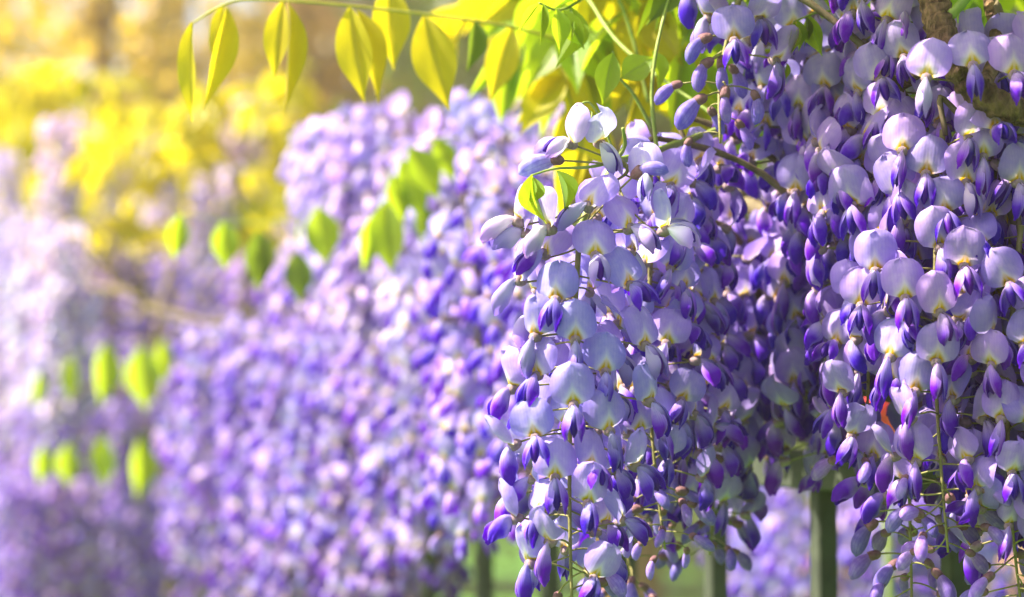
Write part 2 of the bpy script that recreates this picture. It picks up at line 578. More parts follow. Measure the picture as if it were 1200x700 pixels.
def add_flower(root, attach, calyx, rot, state, near, rr, tint, size=1.0, pale=False):
    """attach, calyx in raceme space; rot 3x3; state 0 open .. 1 bud"""
    pos = calyx
    back = rot @ Vector((0, -1, 0))
    if near <= 0:
        src = rr.choice(FARBUD if state > 0.75 else FAR_GLOW if near < 0 else FAR)
        o = bpy.data.objects.new('bud' if state > 0.75 else 'flower', src)
        COL.objects.link(o)
        o.parent = root
        o.matrix_basis = Matrix.Translation(pos) @ (rot * 1.0).to_4x4() @ Matrix.Scale(size, 4)
        o.color = tint
        return o
    mb = MB()
    a = attach - pos
    p1 = a * 0.45 + back * (a.length * 0.25) + Vector((0, 0, 0.001))
    pts = []
    p0, p2 = back * 0.002 * size, a
    for k in range(6):
        t = k / 5
        pts.append(p0 * (1 - t) ** 2 + p1 * 2 * t * (1 - t) + p2 * t * t)
    isb = state > 0.75
    mb.tube(pts, [0.00055 * size] * 6, 5, 1)
    f = rot @ Vector((0, 1, 0))
    cl = 0.0042 if not isb else 0.005
    mb.tube([back * 0.0024 * size, back * 0.0016 * size, Vector((0, 0, 0)), f * cl * 0.6 * size, f * cl * size],
            [0.0008 * size, 0.0019 * size, 0.0027 * size, 0.0029 * size, 0.0026 * size], 8, 0)
    me = mb.mesh('flower_stalk', [M_BCALYX if isb else M_CALYX, M_RACHIS])
    o = bpy.data.objects.new('bud' if isb else 'flower', me)
    COL.objects.link(o)
    o.parent = root
    o.location = pos
    rot4 = rot.to_4x4() @ Matrix.Scale(size, 4)

    def sub(name, src, mat):
        c = bpy.data.objects.new(name, src)
        COL.objects.link(c)
        c.parent = o
        c.matrix_basis = mat
        c.color = tint
    if isb:
        sub('folded_petals', rr.choice(BUDS), rot4 @ Matrix.Translation((0, 0.001, 0)))
        return o
    hinge = R(rr.uniform(-14, 10)) + state * R(-62)
    hinge_m = Matrix.Rotation(hinge, 4, 'X') @ Matrix.Rotation(R(rr.uniform(-8, 8)), 4, 'Y')
    sub('banner_petal', rr.choice(BAN), rot4 @ Matrix.Translation((0, 0.0030, 0.0008)) @ hinge_m @ Matrix.Diagonal((1 - 0.3 * state, 1, 1, 1)))
    wi = rr.randrange(4)
    wl = Matrix.Translation((0, 0.0030, 0)) @ Matrix.Rotation(R(rr.uniform(-10, 8)) + state * R(30), 4, 'X')
    sub('wing_petal', (LIT_L if pale else WING_L)[wi], rot4 @ wl @ Matrix.Rotation(R(rr.uniform(-4, 6)), 4, 'Z'))
    sub('wing_petal', (LIT_R if pale else WING_R)[wi], rot4 @ wl @ Matrix.Rotation(R(rr.uniform(-6, 4)), 4, 'Z'))
    if near > 1:
        sub('keel_petal', KEEL[wi], rot4 @ wl)
    return o


RACEMES = []


def raceme(label, group, top, length, n, seed, near=1, sway=(0, 0), open_t=0.72, tint=(1, 1, 1), rad=1.0, heroes=(), hero_clear=0.016, size=1.0, stalk0=0.03, azr=None, pale_top=0.12):  # pale_top paints sunlit white into the upper wing petals
    rr = random.Random(seed)
    root = bpy.data.objects.new('wisteria_raceme', None)
    root.empty_display_size = 0.02
    COL.objects.link(root)
    root.location = top
    tag(root, label, 'flower raceme', group)
    s1, s2 = rr.uniform(-1, 1) * 0.010, rr.uniform(-1, 1) * 0.010

    def rp(t):
        return Vector((sway[0] * t * t + s1 * math.sin(3.0 * t), sway[1] * t * t + s2 * math.sin(3.0 * t + 1), -length * t))
    mb = MB()
    ts = [k / 16 for k in range(17)]
    mb.tube([rp(t) for t in ts], [0.0017 * (1 - 0.6 * t) * size for t in ts], 7)
    link('rachis', mb.mesh('rachis', [M_RACHIS]), root)
    hpos = []
    T = Vector(top)

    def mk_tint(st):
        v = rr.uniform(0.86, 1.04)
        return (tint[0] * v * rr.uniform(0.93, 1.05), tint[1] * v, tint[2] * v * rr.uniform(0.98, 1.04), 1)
    for h in heroes:                         # (px, py of the banner base, depth, yaw deg, pitch deg, roll deg, state)
        px, py, D, yaw, pitch, roll, st = h
        c = P(px, py, D) - T
        zz = min(-0.004, c.z + 0.006 - 0.006 * rr.random())
        t = min(1, max(0.0, -zz / length))
        at = rp(t)
        fw = Vector((math.sin(R(yaw)) * math.cos(R(pitch)), -math.cos(R(yaw)) * math.cos(R(pitch)), math.sin(R(pitch))))
        add_flower(root, at, c, basis(fw, R(roll)), st, near, rr, mk_tint(st), size * 1.04, rr.random() < pale_top * 1.3 - t * 2.4 * min(1, pale_top))
        hpos.append(c + Vector((0, 0, 0.006)))
    for i in range(n):
        t = stalk0 + (1 - stalk0) * ((i + rr.uniform(-0.3, 0.3)) / n)
        t = min(0.995, max(0.0, t))
        az = i * 2.39996 + rr.uniform(-0.35, 0.35) + seed
        out = Vector((math.sin(az), -math.cos(az), 0))
        if heroes and abs(out.x) < 0.42 and out.y < 0 and t > 0.52:
            continue                           # the stalk shows between the lower blooms
        if azr is not None and out.y > azr:
            continue
        if t < open_t:
            st = 0.0 if rr.random() < 0.88 else rr.uniform(0.15, 0.6)
        elif t < open_t + 0.09:
            st = rr.uniform(0.25, 0.7)
        else:
            st = 1.0
        k = max(0.0, (t - open_t) / (1 - open_t + 1e-6))
        lp = (0.021 - 0.007 * k) * rr.uniform(0.82, 1.35) * rad * size
        el = R(rr.uniform(-22, 18) - 18 * k)
        d = out * math.cos(el) + Z * math.sin(el)
        at = rp(t)
        c = at + d * lp
        if hpos and out.y < 0.35 and any((c + Vector((0, 0, 0.004)) - q).length < hero_clear for q in hpos):
            continue
        wp = T + c - CAMLOC
        dd = wp.y * CP + wp.z * SP
        if near > 0 and math.hypot(600 + wp.x / (K * dd) - 1035, 350 - (wp.z * CP - wp.y * SP) / (K * dd) - 480) < 36:
            continue                           # the gap that lets the red flower show
        yaw = rr.gauss(0, 0.42)
        f = Vector((out.x * math.cos(yaw) - out.y * math.sin(yaw), out.x * math.sin(yaw) + out.y * math.cos(yaw), 0))
        f = f * math.cos(0.2) + Z * math.tan(R(rr.gauss(-10, 14) - 22 * k))
        if rr.random() < 0.5 and out.y < 0.2:
            f = f + Vector((0, -0.6, 0))
        if f.length < 0.2 or abs(f.normalized().z) > 0.95:
            f = out
        sz = size * (1 - 0.30 * k * k) * rr.uniform(0.90, 1.08)
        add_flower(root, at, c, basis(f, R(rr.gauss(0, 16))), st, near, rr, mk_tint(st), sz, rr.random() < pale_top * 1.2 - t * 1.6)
    RACEMES.append((root, T))
    return root


# ------------------------------------------------------------------ leaves
def leaflet_mesh(fold, droop, curl, wave, seed, mat, nu=9, nv=15):
    """unit leaf: base at origin, tip at +Y, width 1 across X, face +Z"""
    r = random.Random(seed)
    ph = r.uniform(0, 6)
    V, UV = [], []
    for j in range(nv):
        v = j / (nv - 1)
        wv = 0.5 * (math.sin(math.pi * min(1, v ** 0.86)) ** 1.05) * (1 - 0.45 * max(0, v - 0.6) / 0.4)
        wv = max(wv, 0.012)
        for i in range(nu):
            s = -1 + 2 * i / (nu - 1)
            x = s * wv
            z = abs(s) * wv * fold - droop * v * v + wave * math.sin(9 * v + ph + (1.3 if s > 0 else 0)) * abs(s)
            V.append((x * (1 - curl * abs(s)), v, z))
            UV.append((0.5 + s * 0.5, v))
    return mesh('leaflet', V, grid_faces(nu, nv), [mat], UV)


LEAF = {}
for key, mat in (('y', M_LEAF_Y), ('g', M_LEAF_G), ('d', M_LEAF_D)):
    LEAF[key] = [leaflet_mesh(f, d, c, wv, i, mat) for i, (f, d, c, wv) in enumerate(
        [(0.35, 0.10, 0.05, 0.015), (0.6, 0.18, 0.1, 0.02), (0.2, 0.05, 0.02, 0.02), (0.9, 0.22, 0.12, 0.012)])]
    LEAF[key].append(leaflet_mesh(1.6, 0.25, 0.35, 0.03, 9, mat))      # half unfolded young leaf


def put_leaflet(parent, base, tip, width, key, face=None, var=None, rr=rnd):
    """base, tip world points; parent at identity rotation"""
    ax = Vector(tip) - Vector(base)
    L = ax.length
    y = ax.normalized()
    f = Vector(face) if face is not None else Vector((rr.uniform(-0.5, 0.5), -1, rr.uniform(-0.3, 0.5)))
    z = (f - y * f.dot(y)).normalized()
    x = y.cross(z)
    m = Matrix((x * width, y * L, z * L)).transposed().to_4x4()
    m.translation = Vector(base) - parent.location
    o = bpy.data.objects.new('leaflet', LEAF[key][var] if var is not None else rr.choice(LEAF[key][:4]))
    COL.objects.link(o)
    o.parent = parent
    o.matrix_basis = m
    return o


def compound_leaf(label, pts, leaflets, key='y', mat=None, group=None, r0=0.0012, auto=None):
    """pts: world points of the leaf stalk; leaflets: (base, tip, width[, face, var])"""
    root = bpy.data.objects.new('compound_leaf', None)
    root.empty_display_size = 0.02
    COL.objects.link(root)
    root.location = pts[0]
    tag(root, label, 'leaf', group)
    c = curve(pts, 6)
    mb = MB()
    n = len(c)
    mb.tube([p - root.location for p in c], [r0 * (1 - 0.5 * i / n) for i in range(n)], 6)
    link('leaf_stalk', mb.mesh('leaf_stalk', [mat or M_SHOOT]), root)
    for lf in leaflets:
        base, tip, wd = lf[:3]
        put_leaflet(root, base, tip, wd, lf[5] if len(lf) > 5 else key, lf[3] if len(lf) > 3 else None, lf[4] if len(lf) > 4 else None)
    if auto:                                  # pairs of hanging leaflets along the stalk
        cnt, ln, wd = auto
        for k in range(cnt):
            t = 0.22 + 0.74 * k / (cnt - 1)
            i = min(n - 2, int(t * (n - 1)))
            p = c[i]
            d = (c[i + 1] - c[i]).normalized()
            side = d.cross(Z).normalized()
            for s in (-1, 1):
                L = ln * U(0.8, 1.1)
                tip = p + (side * s * U(0.35, 0.75) + d * U(0.15, 0.5) + Z * U(-0.9, -0.4)).normalized() * L
                put_leaflet(root, p, tip, wd * U(0.85, 1.15), key)
        d = (c[-1] - c[-2]).normalized()
        put_leaflet(root, c[-1], c[-1] + (d + Vector((0, 0, -0.6))).normalized() * ln, wd, key)
    return root


# ------------------------------------------------------------------ ground and fence
def terrain():
    mb = MB()
    mb.add([(-70, -6, 0), (70, -6, 0), (70, 90, 0), (-70, 90, 0)], [(0, 1, 2, 3)])
    return mb.mesh('lawn', [rough_mat('lawn', (0.045, 0.16, 0.012), (0.08, 0.21, 0.02), 3, 0.9, 0.8, 0.03)], False)


g = link('lawn', terrain())
tag(g, 'green lawn spreading behind the fence', kind='structure')
mb = MB()
mb.add([(1.2, 13, 0.004), (9, 13, 0.004), (13, 22, 0.004), (2.6, 22, 0.004)], [(0, 1, 2, 3)])
g = link('path', mb.mesh('path', [rough_mat('terracotta_gravel', (0.42, 0.22, 0.11), (0.55, 0.33, 0.19), 6, 0.9, 0.6, 0.02)], False))
tag(g, 'terracotta gravel path seen between the fence bars', kind='structure')


def fence_px(n):
    return (1118 - 47 * n) / (1 + 0.111 * n), 1.42 * (1 + 0.111 * n)


def on_fence(n, dz=0.0, out=0.0):
    x0, d0 = fence_px(0)
    x1, d1 = fence_px(20)
    a = Vector(((x0 - 600) * K * d0, d0, 0))
    b = Vector(((x1 - 600) * K * d1, d1, 0))
    p = a + (b - a) * (n / 20)
    nrm = Vector(((b - a).y, -(b - a).x, 0)).normalized()     # towards the camera side
    if nrm.x > 0:
        nrm = -nrm
    return p + nrm * out + Vector((0, 0, RAIL_Z + dz))


RAIL_Z = CAM_Z - 0.038
FDIR = (on_fence(1) - on_fence(0))
FANG = math.atan2(FDIR.y, FDIR.x)
FROT = Matrix.Rotation(FANG, 3, 'Z')
fence = bpy.data.objects.new('iron_fence', None)
COL.objects.link(fence)
fence.location = on_fence(0) - Vector((0, 0, RAIL_Z))
tag(fence, 'grey-green painted iron bar fence under the hanging wisteria', 'fence')
base0 = fence.location.copy()


def bevel_box(mb, c, hx, hy, hz, rot, b=0.0015):
    V, F = [], []
    ring = [(-hy + b, -hz), (hy - b, -hz), (hy, -hz + b), (hy, hz - b), (hy - b, hz), (-hy + b, hz), (-hy, hz - b), (-hy, -hz + b)]
    for x in (-hx, hx):
        for (y, z) in ring:
            V.append(rot @ Vector((x, y, z)) + Vector(c))
    for k in range(8):
        F.append((k, (k + 1) % 8, 8 + (k + 1) % 8, 8 + k))
    F += [tuple(range(8))[::-1], tuple(range(8, 16))]
    mb.add(V, F)


SP_ = FDIR.length
mb = MB()
bevel_box(mb, (0, 0, 0), SP_ * 15.5, 0.015, 0.0125, FROT)
me_rail = mb.mesh('rail', [M_FENCE], False)
for z in (RAIL_Z, 0.16):
    link('rail', me_rail, fence, on_fence(12) - Vector((0, 0, RAIL_Z)) - base0 + Vector((0, 0, z)))
mb = MB()
hz = (RAIL_Z - 0.0125 - 0.02) / 2
bevel_box(mb, (0, 0, 0), hz, 0.0070, 0.0070, FROT @ Matrix.Rotation(R(-90), 3, 'Y'))
me_bar = mb.mesh('bar', [M_FENCE], False)
for k in range(-3, 28):
    link('bar', me_bar, fence, on_fence(k) - Vector((0, 0, RAIL_Z)) - base0 + Vector((0, 0, 0.02 + hz - 0.001)))
mb = MB()
bevel_box(mb, (0, 0, 0), RAIL_Z / 2 + 0.02, 0.022, 0.022, FROT @ Matrix.Rotation(R(-90), 3, 'Y'), 0.003)
me_post = mb.mesh('post', [M_FENCE], False)
for k in (-3.5, 11.5, 27.5):
    link('post', me_post, fence, on_fence(k) - Vector((0, 0, RAIL_Z)) - base0 + Vector((0, 0, RAIL_Z / 2 + 0.02)))

# ------------------------------------------------------------------ vine wood
vine = bpy.data.objects.new('wisteria_vine', None)
COL.objects.link(vine)
vine.location = on_fence(-3, -RAIL_Z, 0.06)
tag(vine, 'gnarled brown woody wisteria stems trained along the fence top', 'vine')
V0 = vine.location.copy()


def stem(pts, rad, n=9, mat=M_BARK, name='stem', jit=0.06, sub=8):
    c = curve(pts, sub)
    m = len(c)
    r = [rad[0] + (rad[1] - rad[0]) * i / (m - 1) for i in range(m)]
    r = [q * (1 + 0.10 * math.sin(i * 1.7)) for i, q in enumerate(r)]
    mb = MB()
    mb.tube([p - V0 for p in c], r, n, jit=jit)
    return link(name, mb.mesh(name, [mat]), vine)


rv = random.Random(5)
MAIN = [on_fence(k, 0.05 + 0.035 * math.sin(k * 0.9) + (0.05 if k > 7 else 0) + (0.10 if k > 13 else 0), 0.03 + 0.025 * math.sin(k * 1.7)) for k in [x * 0.75 for x in range(-4, 38)]]
stem([on_fence(-3, -RAIL_Z, 0.06), on_fence(-3.1, -0.6, 0.05), on_fence(-2.9, -0.2, 0.04)] + MAIN, (0.012, 0.0045), 9, M_TWIG, sub=5)
stem([p + Vector((0.02 * math.sin(i * 2.1), 0, 0.09 + 0.03 * math.sin(i * 1.3))) for i, p in enumerate(MAIN)], (0.007, 0.003), 8, M_TWIG, sub=5)
stem([P(1082, -60, 1.31), P(1095, 0, 1.275), P(1106, 45, 1.258), P(1136, 96, 1.256), P(1180, 126, 1.262), P(1250, 140, 1.30), P(1330, 160, 1.40)], (0.0080, 0.0072), 16, jit=0.13, sub=14)
stem([P(1108, 52, 1.26), P(1082, 78, 1.28), P(1045, 110, 1.37), P(985, 180, 1.46)], (0.005, 0.003), 10, jit=0.1)
stem([P(1150, 105, 1.262), P(1168, 55, 1.30), P(1150, -40, 1.38)], (0.0045, 0.003), 10, jit=0.08)
stem([P(1108, 24, 1.262), P(1124, 8, 1.258), P(1150, -22, 1.26)], (0.003, 0.0022), 8, M_SHOOT, 'shoot', 0)
stem([P(1240, 250, 1.5), P(1080, 205, 1.52), P(960, 190, 1.48), P(900, 168, 1.44), P(850, 150, 1.41)], (0.0042, 0.0022), 8, M_SHOOT, 'shoot', 0.03)
stem([P(850, 150, 1.41), P(790, 170, 1.36), P(745, 184, 1.31), P(722, 188, 1.285)], (0.0024, 0.0019), 8, M_SHOOT, 'shoot', 0.03)
stem([P(722, 188, 1.285), P(732, 170, 1.285), P(730, 150, 1.28)], (0.0016, 0.0008), 7, M_SHOOT, 'shoot', 0.03)
stem([P(722, 188, 1.285), P(712, 160, 1.285), P(700, 132, 1.285)], (0.0009, 0.0006), 6, M_SHOOT, 'shoot', 0)
# curling tendril tip
stem([P(700, 132, 1.285), P(690, 120, 1.283), P(680, 124, 1.281), P(680, 138, 1.28), P(690, 142, 1.28), P(694, 133, 1.281), P(688, 129, 1.283)], (0.0007, 0.0004), 6, M_SHOOT, 'tendril', 0)
# long shoots rising through the leaves
stem([P(770, 180, 1.36), P(764, 100, 1.36), P(778, 20, 1.37), P(800, -40, 1.4)], (0.0013, 0.0008), 6, M_SHOOT, 'shoot', 0)
stem([P(860, 152, 1.41), P(735, 60, 1.46), P(690, 0, 1.5), P(660, -40, 1.52)], (0.0012, 0.0010), 6, M_SHOOT, 'shoot', 0)
stem([P(760, 120, 1.5), P(740, 40, 1.5), P(715, -30, 1.5)], (0.0012, 0.0010), 6, M_SHOOT, 'shoot', 0)

# ------------------------------------------------------------------ racemes close to the lens
HERO_A = [  # px, py, depth, yaw, pitch, roll, state  (yaw 0 looks at the lens)
    (697, 300, 1.262, 8, -5, 4, 0), (652, 352, 1.258, -14, -4, -6, 0), (735, 335, 1.272, 35, -2, 14, 0.1), (673, 398, 1.252, 10, -14, 0, 0),
    (708, 436, 1.258, 12, -10, -8, 0), (672, 474, 1.246, 0, -12, 0, 0), (632, 440, 1.262, -30, -10, -8, 0), (712, 505, 1.250, 22, -8, 12, 0),
    (628, 512, 1.252, -6, -10, 4, 0), (650, 560, 1.250, 4, -10, 2, 0), (630, 395, 1.262, -38, -8, -10, 0.1), (752, 405, 1.272, 40, -8, 16, 0.15),
    (740, 545, 1.258, 62, -20, 24, 0.2), (605, 455, 1.275, -70, -12, -14, 0.1), (612, 330, 1.275, -60, 10, -20, 0.3), (640, 300, 1.275, -35, 22, -30, 0.2),
    (688, 592, 1.245, 8, 10, -4, 0.55), (606, 520, 1.27, -75, -30, 0, 0.4), (757, 470, 1.268, 55, -14, 20, 0.2), (690, 245, 1.268, -30, 30, -30, 0.3),
    (735, 270, 1.27, 40, 20, 20, 0.1), (775, 265, 1.275, 75, 15, 10, 0.4), (620, 275, 1.27, -80, 15, -10, 0.5), (744, 205, 1.268, 50, 35, 30, 1.0),
]
NEAR = 2
rA = raceme('sharp pale lilac raceme with round blooms on a green stalk below two young leaves', 'racemes of the near clump',
            P(680, 262, 1.283), 0.245, 92, 3, NEAR, sway=(-0.002, -0.004), open_t=0.66, heroes=HERO_A, tint=(0.92, 0.94, 1.05), pale_top=0.75, rad=1.05, stalk0=0.0)
stem([P(722, 188, 1.285), P(706, 220, 1.284), P(690, 245, 1.284), P(680, 266, 1.283)], (0.0024, 0.0018), 8, M_SHOOT, 'peduncle', 0)

HERO_B = [
    (1108, 250, 1.275, -6, -8, 6, 0), (1100, 290, 1.268, 8, -12, 4, 0), (1060, 350, 1.262, 2, -8, 0, 0), (1098, 366, 1.255, 25, -16, 10, 0),
    (1096, 424, 1.252, 4, -16, 0, 0), (1128, 312, 1.262, 6, -14, 4, 0), (1026, 318, 1.28, -12, -8, -4, 0), (1158, 392, 1.262, 50, -12, 18, 0),
    (1072, 460, 1.258, -10, 0, -14, 0.2), (1046, 418, 1.268, -38, -14, -10, 0), (1010, 358, 1.285, -14, -10, 0, 0), (1130, 215, 1.278, 12, -6, 8, 0),
    (1085, 205, 1.282, -10, -6, -4, 0), (1058, 178, 1.285, -16, -4, -8, 0), (1148, 490, 1.27, 40, -25, 10, 0.4), (1070, 490, 1.262, -60, -30, -10, 0.3),
]
raceme('mauve raceme with a bare lower stalk and pale buds hanging beneath the woody branch', 'racemes of the near clump',
       P(1108, 150, 1.29), 0.225, 86, 8, NEAR, sway=(-0.002, -0.006), open_t=0.74, heroes=HERO_B, tint=(0.98, 0.90, 0.96), rad=1.05)
HERO_C = [
    (1140, 78, 1.238, -6, -4, 4, 0), (1086, 92, 1.24, -14, -8, -6, 0), (1186, 88, 1.235, 12, -6, 6, 0), (1165, 155, 1.262, 10, 22, 0, 0.1),
    (1190, 215, 1.27, 20, -10, 0, 0), (1150, 185, 1.27, 4, -6, 0, 0.05),
]
raceme('lilac raceme with wide blooms draped over the woody branch', 'racemes of the near clump',
       P(1172, 40, 1.315), 0.19, 66, 12, NEAR, sway=(0.01, -0.002), open_t=0.95, heroes=HERO_C, tint=(1.02, 0.94, 0.96), rad=1.1)
spec = [  # label, px, py, D, length, n, open, tint, sway; dark tints paint in the hollow's shade
    ('thin violet raceme with half-open flowers close behind the sharp pale lilac one', 772, 195, 1.36, 0.215, 78, 0.72, (0.95, 0.93, 1.02), (0.004, 0)),
    ('lilac raceme spreading beneath the long shoot of narrow dark buds', 805, 168, 1.40, 0.19, 74, 0.85, (1.0, 0.98, 1.03), (0.0, 0)),
    ('blue-lilac raceme above the dark vine shoot, below the drooping leaflet pair', 925, 30, 1.42, 0.085, 40, 0.98, (0.97, 0.98, 1.04), (0, 0)),
    ('white-lilac raceme tucked under the tip of the drooping leaflet pair', 985, 60, 1.40, 0.12, 52, 0.98, (1.03, 1.03, 1.03), (0, 0)),
    ('pale mauve raceme with broad blooms at the start of the woody branch', 1035, -25, 1.34, 0.15, 64, 0.98, (1.04, 0.99, 0.98), (0, 0)),
    ('mauve raceme just before the bend of the woody branch', 1010, 150, 1.345, 0.185, 74, 0.86, (0.97, 0.92, 0.98), (0, 0)),
    ('shade-tinted violet raceme ending in maroon buds on a thin tip before the rail', 1058, 300, 1.335, 0.205, 62, 0.60, (0.80, 0.72, 0.92), (0.003, 0)),
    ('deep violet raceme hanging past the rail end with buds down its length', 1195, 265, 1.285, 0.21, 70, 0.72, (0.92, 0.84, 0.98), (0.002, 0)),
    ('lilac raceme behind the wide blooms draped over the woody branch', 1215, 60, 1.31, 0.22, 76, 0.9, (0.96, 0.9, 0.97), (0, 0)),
    ('shade-tinted purple raceme in the shady hollow above the rail', 870, 245, 1.52, 0.145, 52, 0.80, (0.62, 0.56, 0.72), (0, 0)),
    ('shade-tinted mauve raceme beside the lit green leaf in the shady hollow', 945, 270, 1.50, 0.115, 44, 0.82, (0.64, 0.56, 0.70), (0, 0)),
    ('shade-tinted purple raceme at the back of the hollow in front of the rail', 905, 310, 1.57, 0.120, 44, 0.85, (0.56, 0.50, 0.66), (0, 0)),
    ('shade-tinted violet raceme with mostly closed blooms near the red flower', 1000, 255, 1.43, 0.130, 50, 0.78, (0.70, 0.62, 0.80), (0, 0)),
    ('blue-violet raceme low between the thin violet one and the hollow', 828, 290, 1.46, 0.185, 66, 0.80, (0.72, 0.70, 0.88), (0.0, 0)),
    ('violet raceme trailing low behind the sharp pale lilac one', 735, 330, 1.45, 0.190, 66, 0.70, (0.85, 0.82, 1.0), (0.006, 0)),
    ('shade-tinted violet raceme at the rail behind the bare stalked one', 1130, 300, 1.385, 0.135, 50, 0.82, (0.66, 0.58, 0.76), (0, 0)),
    ('lilac raceme crowding the end of the dark vine shoot', 960, 195, 1.44, 0.18, 72, 0.90, (0.92, 0.86, 0.94), (0, 0)),
]
for i, (lb, px, py, D, ln, n, op, tn, sw) in enumerate(spec):
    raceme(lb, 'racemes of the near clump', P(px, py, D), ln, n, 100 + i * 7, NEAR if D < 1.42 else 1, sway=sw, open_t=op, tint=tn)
HERO_S = [(860, 48, 1.318, 0, -12, 0, 0), (835, 20, 1.33, -70, -20, -10, 0.3), (905, 70, 1.34, 40, -30, 0, 0.5), (888, 20, 1.33, 20, -40, 0, 0.6),
          (830, 44, 1.322, -78, -18, 0, 1), (832, 72, 1.322, -72, -32, 0, 1), (824, 115, 1.32, -75, -28, 0, 1), (850, 105, 1.318, -20, -70, 0, 1), (846, 70, 1.33, -10, -75, 0, 1)]
raceme('short shoot of narrow dark violet buds below one open bloom among the leaves', 'racemes of the near clump',
       P(870, -10, 1.335), 0.085, 14, 55, NEAR, open_t=0.2, heroes=HERO_S, tint=(0.82, 0.78, 1.0), sway=(-0.012, 0))
# loose white buds on the shoot above the sharp raceme
wb = raceme('small tuft of nearly white opening buds on the green shoot tip', 'racemes of the near clump', P(722, 188, 1.284), 0.010, 0, 77, NEAR,
            heroes=[(656, 188, 1.268, -84, 4, 0, 1.0), (672, 170, 1.274, -50, 12, -20, 0.6), (700, 168, 1.28, 30, -10, 20, 0.7), (760, 212, 1.268, -20, 25, 10, 0.5),
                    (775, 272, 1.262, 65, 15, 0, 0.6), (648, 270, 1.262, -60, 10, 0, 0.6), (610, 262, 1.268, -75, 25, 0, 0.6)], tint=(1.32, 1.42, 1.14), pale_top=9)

# ------------------------------------------------------------------ racemes farther along the fence (one mesh per bloom)
def patch(label, group, items, tint, n=56, seed=0, op=0.85, pale=0):
    r = random.Random(seed)
    for (px, py, D, ln) in items:
        deep = 1 - 0.22 * min(1, max(0, (py - 380) / 180)) if 210 < px < 520 else 1  # darker tint paints shade into the lower middle curtain
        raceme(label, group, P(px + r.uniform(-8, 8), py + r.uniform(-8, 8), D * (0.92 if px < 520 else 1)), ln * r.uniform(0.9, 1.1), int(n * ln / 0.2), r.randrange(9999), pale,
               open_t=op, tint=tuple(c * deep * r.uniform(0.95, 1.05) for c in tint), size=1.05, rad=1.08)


patch('blue-lilac raceme hanging before the first clear fence bar beyond the near clump', 'racemes by the clear bar',
      [(555, 245, 1.85, 0.24), (600, 290, 1.95, 0.15), (535, 330, 2.05, 0.19), (590, 180, 1.9, 0.16), (622, 240, 1.78, 0.19), (650, 380, 1.85, 0.13)], (1.0, 0.98, 1.04), 66, 1)
patch('raceme with painted sunlit white crowning the mound beneath the overhanging yellow leaflets', 'racemes crowning the middle mound',
      [(400, 135, 2.55, 0.17), (440, 130, 2.5, 0.17), (480, 150, 2.4, 0.18), (380, 165, 2.7, 0.17), (430, 175, 2.5, 0.18), (535, 130, 2.2, 0.16), (570, 110, 2.1, 0.16), (505, 190, 2.3, 0.18), (600, 120, 2.2, 0.16)], (1.14, 1.16, 1.08), 60, 2, 0.9, -1)  # tint and wings carry the white of full sun
patch('lilac raceme in the thick curtain below the middle mound', 'racemes of the middle curtain',
      [(250, 395, 3.1, 0.22), (290, 375, 3.0, 0.24), (335, 380, 2.8, 0.26), (380, 390, 2.7, 0.24), (420, 400, 2.6, 0.25), (460, 340, 2.5, 0.25), (495, 330, 2.4, 0.25),
       (230, 470, 3.2, 0.22), (270, 520, 3.1, 0.22), (315, 530, 2.9, 0.24), (360, 540, 2.8, 0.22), (400, 330, 2.75, 0.2), (350, 300, 2.9, 0.2), (300, 440, 3.0, 0.24),
       (260, 430, 3.25, 0.24), (345, 450, 2.85, 0.24), (215, 430, 3.35, 0.25)], (1.02, 1.0, 1.02), 47, 3)
patch('violet raceme with painted shade in the lower fringe of the middle curtain', 'racemes of the middle fringe',
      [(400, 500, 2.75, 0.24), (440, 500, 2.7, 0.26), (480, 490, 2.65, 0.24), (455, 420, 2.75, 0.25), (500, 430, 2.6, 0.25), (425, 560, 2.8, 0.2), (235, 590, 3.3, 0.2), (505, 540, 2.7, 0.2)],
      (0.58, 0.50, 0.66), 44, 4)  # low tint paints shade onto the fringe
patch('raceme whitened by painted glow in the clump at the far end of the fence', 'racemes of the far clump',
      [(10, 250, 4.0, 0.26), (45, 255, 3.9, 0.28), (80, 260, 3.8, 0.26), (25, 320, 3.9, 0.28), (65, 330, 3.8, 0.28), (-20, 300, 4.0, 0.3), (95, 340, 3.8, 0.2)], (1.36, 1.46, 1.14), 50, 5, 0.95, -1)  # glow over this clump is painted by tint and pale wings
patch('raceme top with painted sunlit white poking through the yellow foliage over the far clump', 'whitened racemes in the yellow foliage',
      [(60, 150, 4.6, 0.16), (185, 170, 4.4, 0.14), (140, 190, 4.6, 0.18), (240, 210, 4.2, 0.14), (95, 215, 4.6, 0.16), (0, 170, 4.8, 0.2), (285, 130, 4.4, 0.16)], (1.28, 1.34, 1.12), 50, 15, 0.95, -1)  # sunlit white is put into the tint of these tops
patch('pinkish lilac raceme trailing below the brightly lit far clump', 'racemes trailing below the far clump',
      [(0, 470, 3.9, 0.3), (40, 480, 3.8, 0.3), (75, 500, 3.8, 0.28), (15, 540, 3.7, 0.28), (60, 560, 3.7, 0.28), (100, 560, 3.7, 0.28)], (0.96, 0.88, 0.94), 52, 6)
patch('hazy lilac raceme in the gap between the far clump and the middle curtain', 'racemes in the far gap',
      [(130, 310, 4.3, 0.3), (165, 300, 4.2, 0.3), (200, 310, 4.1, 0.28), (235, 320, 3.9, 0.25), (140, 470, 4.1, 0.3), (180, 480, 4.0, 0.3), (160, 580, 3.9, 0.28), (200, 590, 3.8, 0.25), (120, 420, 4.3, 0.3), (290, 300, 3.7, 0.22)],
      (0.95, 0.90, 0.98), 54, 7)
